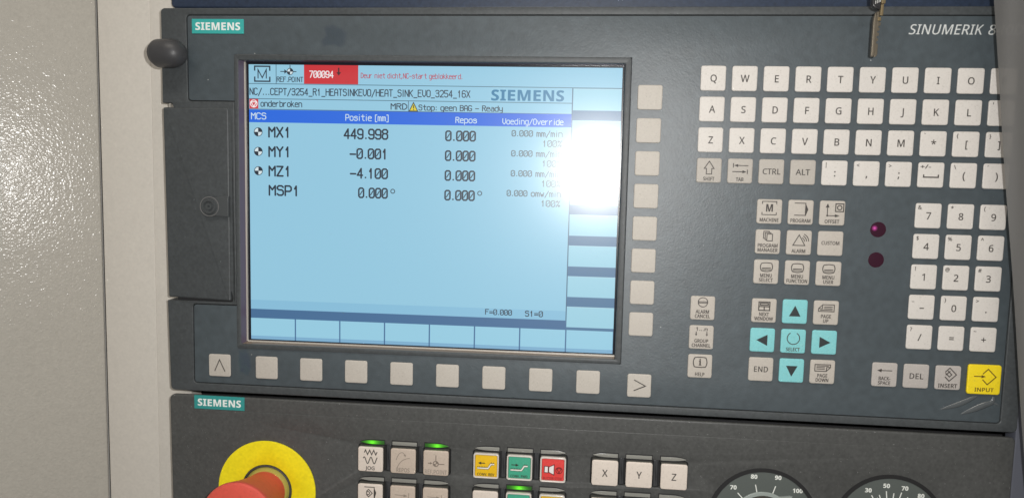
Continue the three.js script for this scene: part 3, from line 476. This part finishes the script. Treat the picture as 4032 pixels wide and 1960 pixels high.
// ───────────── emergency stop ─────────────
{
  const t = thing('emergency_stop_button', 'red emergency stop mushroom button on a round yellow plate', 'emergency stop', [-94.3, -167.9, 1.1]);
  const ring = circle(0, 0, 29.5); ring.holes.push(circle(0, 0, 15.2, THREE.Path));
  part('yellow_plate', plate(ring, 0.9, 1.0, 0.25, { seg: 2, curve: 64 }), M.yellow, t);
  part('collar', tileUV(lathe([[15.0, 0.9], [14.9, 1.4], [14.3, 1.6], [13.7, 0.6]])), M.rubber, t);
  part('inner_ring', tileUV(lathe([[13.7, 0.7], [13.3, 1.3], [12.6, 2.6], [11.5, 2.9], [11.2, 2.0]])), M.yellowIn, t);
  part('mushroom_head', tileUV(lathe([[11.6, 0.5], [11.8, 2.5], [13.6, 14], [16.8, 26], [19.4, 34.4], [20.1, 36.6], [20.1, 38], [19.4, 39.0], [17.5, 39.6], [12, 40.3], [6, 40.7], [0, 40.8]], 72)), M.red, t, 'worn red plastic push head');
}

// ───────────── black rubber knob at the left edge ─────────────
{
  const t = thing('rubber_knob', 'black rounded rubber knob standing over the left panel edge beside the nameplate', 'knob', [-146.3, 82.9, 7.8]);
  const g = lathe([[0, -9.8], [4.6, -9.7], [5.9, -9.2], [6.5, -8.3], [6.5, -7.8], [7.2, -7.4], [7.6, -6.7], [7.8, -5.6], [7.8, 2.2], [7.5, 4.2], [6.6, 6.6], [5.1, 8.5], [3.0, 9.8], [1.2, 10.2], [0, 10.25]], 56);
  g.rotateY(Math.PI / 2); g.rotateY(-0.16); part('knob_body', tileUV(g), M.rubber, t);
}

// ───────────── hanging key ─────────────
{
  const t = thing('hanging_key', 'brass key with a black head hanging in front of the upper panel', 'key', [230, 108, 15]);
  const blade = path([[-1.6, -5.4], [-0.9, -3.2], [-0.2, -6.5], [-0.2, -24.4], [-0.9, -25.1], [-1.9, -24.7], [-1.9, -8]]);
  part('blade_rib', plate(blade, 0.9, 1.8, 0.25), M.steel, t);
  const bit = path([[-0.2, -3], [1.0, -3], [1.0, -7.9], [1.9, -8.2], [1.9, -9.8], [0.9, -10], [0.9, -10.8], [1.5, -11], [1.5, -12.3], [0.5, -12.5], [0.5, -13.2], [1.4, -13.4], [1.4, -14.8], [0.4, -15], [0.4, -16], [1.1, -16.2], [1.1, -17.3], [0.3, -17.5], [0.3, -18.6], [1.2, -18.9], [1.2, -24], [0.6, -25.1], [-0.2, -25.3]].reverse());
  part('blade', plate(bit, 0.4, 1.5, 0.15), M.steel, t);
  part('shoulder', [plate(path([[1.1, 0.2], [2.6, 0.6], [2.5, -5.0], [1.1, -5.0]].reverse()), 1.2, 2.2, 0.25), plate(path([[0.3, -5.8], [1.7, -5.8], [1.7, -7.6], [0.2, -7.6]].reverse()), 1.1, 2, 0.2)], M.brass, t);
  const head = rounded([[-3.6, 12], [-3.2, -0.4], [-1.6, -1.6], [0.9, -2.2], [1.1, 12]], [1, 1.2, 0.4, 0.4, 1]);
  part('key_head', plate(head, 1.6, 3.2, 0.6), M.black, t);
  const mk = std(col(0.6, 0.6, 0.58), 0.5); part('head_mark', [[-1.9, 0.5], [-1.1, 0.8], [-0.3, 1.1], [0.4, 1.4]].map(([x, y]) => box(x, y, 1.58, x + 0.3, y + 1.5, 1.66)), mk, t, 'small white marking');
  part('brass_bow', plate(rounded(rect(1.3, 0.8, 3.4, 12), 0.5), 1.0, 2, 0.3), M.brass, t);
}

// ───────────── plastic strip hanging at the right ─────────────
{
  const t = thing('plastic_strip', 'milky translucent plastic strip hanging over the right edge of the keyboard', 'plastic curtain', [0, 0, 14]);
  const nx = 26, ny = 60, g = new THREE.PlaneGeometry(1, 1, nx, ny), p = g.attributes.position;
  const edge = (y) => 284.0 + (111.1 - y) * 0.1498;
  for (let i = 0; i < p.count; i++) {
    const u = p.getX(i) + 0.5, v = p.getY(i) + 0.5, y = -200 + v * 400, x = edge(y) + u * 60, d = x - edge(y);
    const z = 0.3 + 0.8 * Math.sin(d / 4.6 + y / 60) + 0.5 * Math.sin(d / 2.1 - y / 23) - 0.03 * d + 1.5 * Math.exp(-d / 3);
    p.setXYZ(i, x, y, z);
  }
  g.computeVertexNormals(); tileUV(g);
  part('plastic_sheet', g, phys(col(0.33, 0.325, 0.315), 0.5, { transmission: 0.64, thickness: 0, side: THREE.DoubleSide, bumpMap: grain, bumpScale: 0.00004 }), t);
}

// ───────────── flash and added fill lamp, outside the frame ─────────────
{
  const t = thing('camera_flash_lamp', 'small round white flash lamp that glares on the screen', 'lamp', [FLASH.x / MM, FLASH.y / MM, FLASH.z / MM + 4]);
  part('lamp_lens', lathe([[0, 1.2], [2, 1.0], [3, 0.2], [3, -1], [0, -1]], 24), std(col(0.8, 0.8, 0.78), 0.4, { emissive: col(1, 0.97, 0.93), emissiveIntensity: 2 }), t);
  const c = thing('added_fill_lamp', 'added long white fill lamp, unseen, above and behind the camera', 'lamp');
  const b = part('fill_lamp_box', box(-600, -150, 8, 600, 150, 30), std(col(0.8, 0.8, 0.8), 0.5, { emissive: col(1, 0.93, 0.84), emissiveIntensity: 1.5 }), c);  // glowing box added to go with the overhead fill light
  c.position.copy(fillLight.position); c.lookAt(0.05, 0, 0); b.rotation.y = Math.PI; b.scale.z = 1;
}
for (const o of scene.children) if (o.isMesh || o.isGroup) o.traverse((m) => { if (m.isMesh) m.castShadow = m.receiveShadow = true; });
renderer.render(scene, camera);
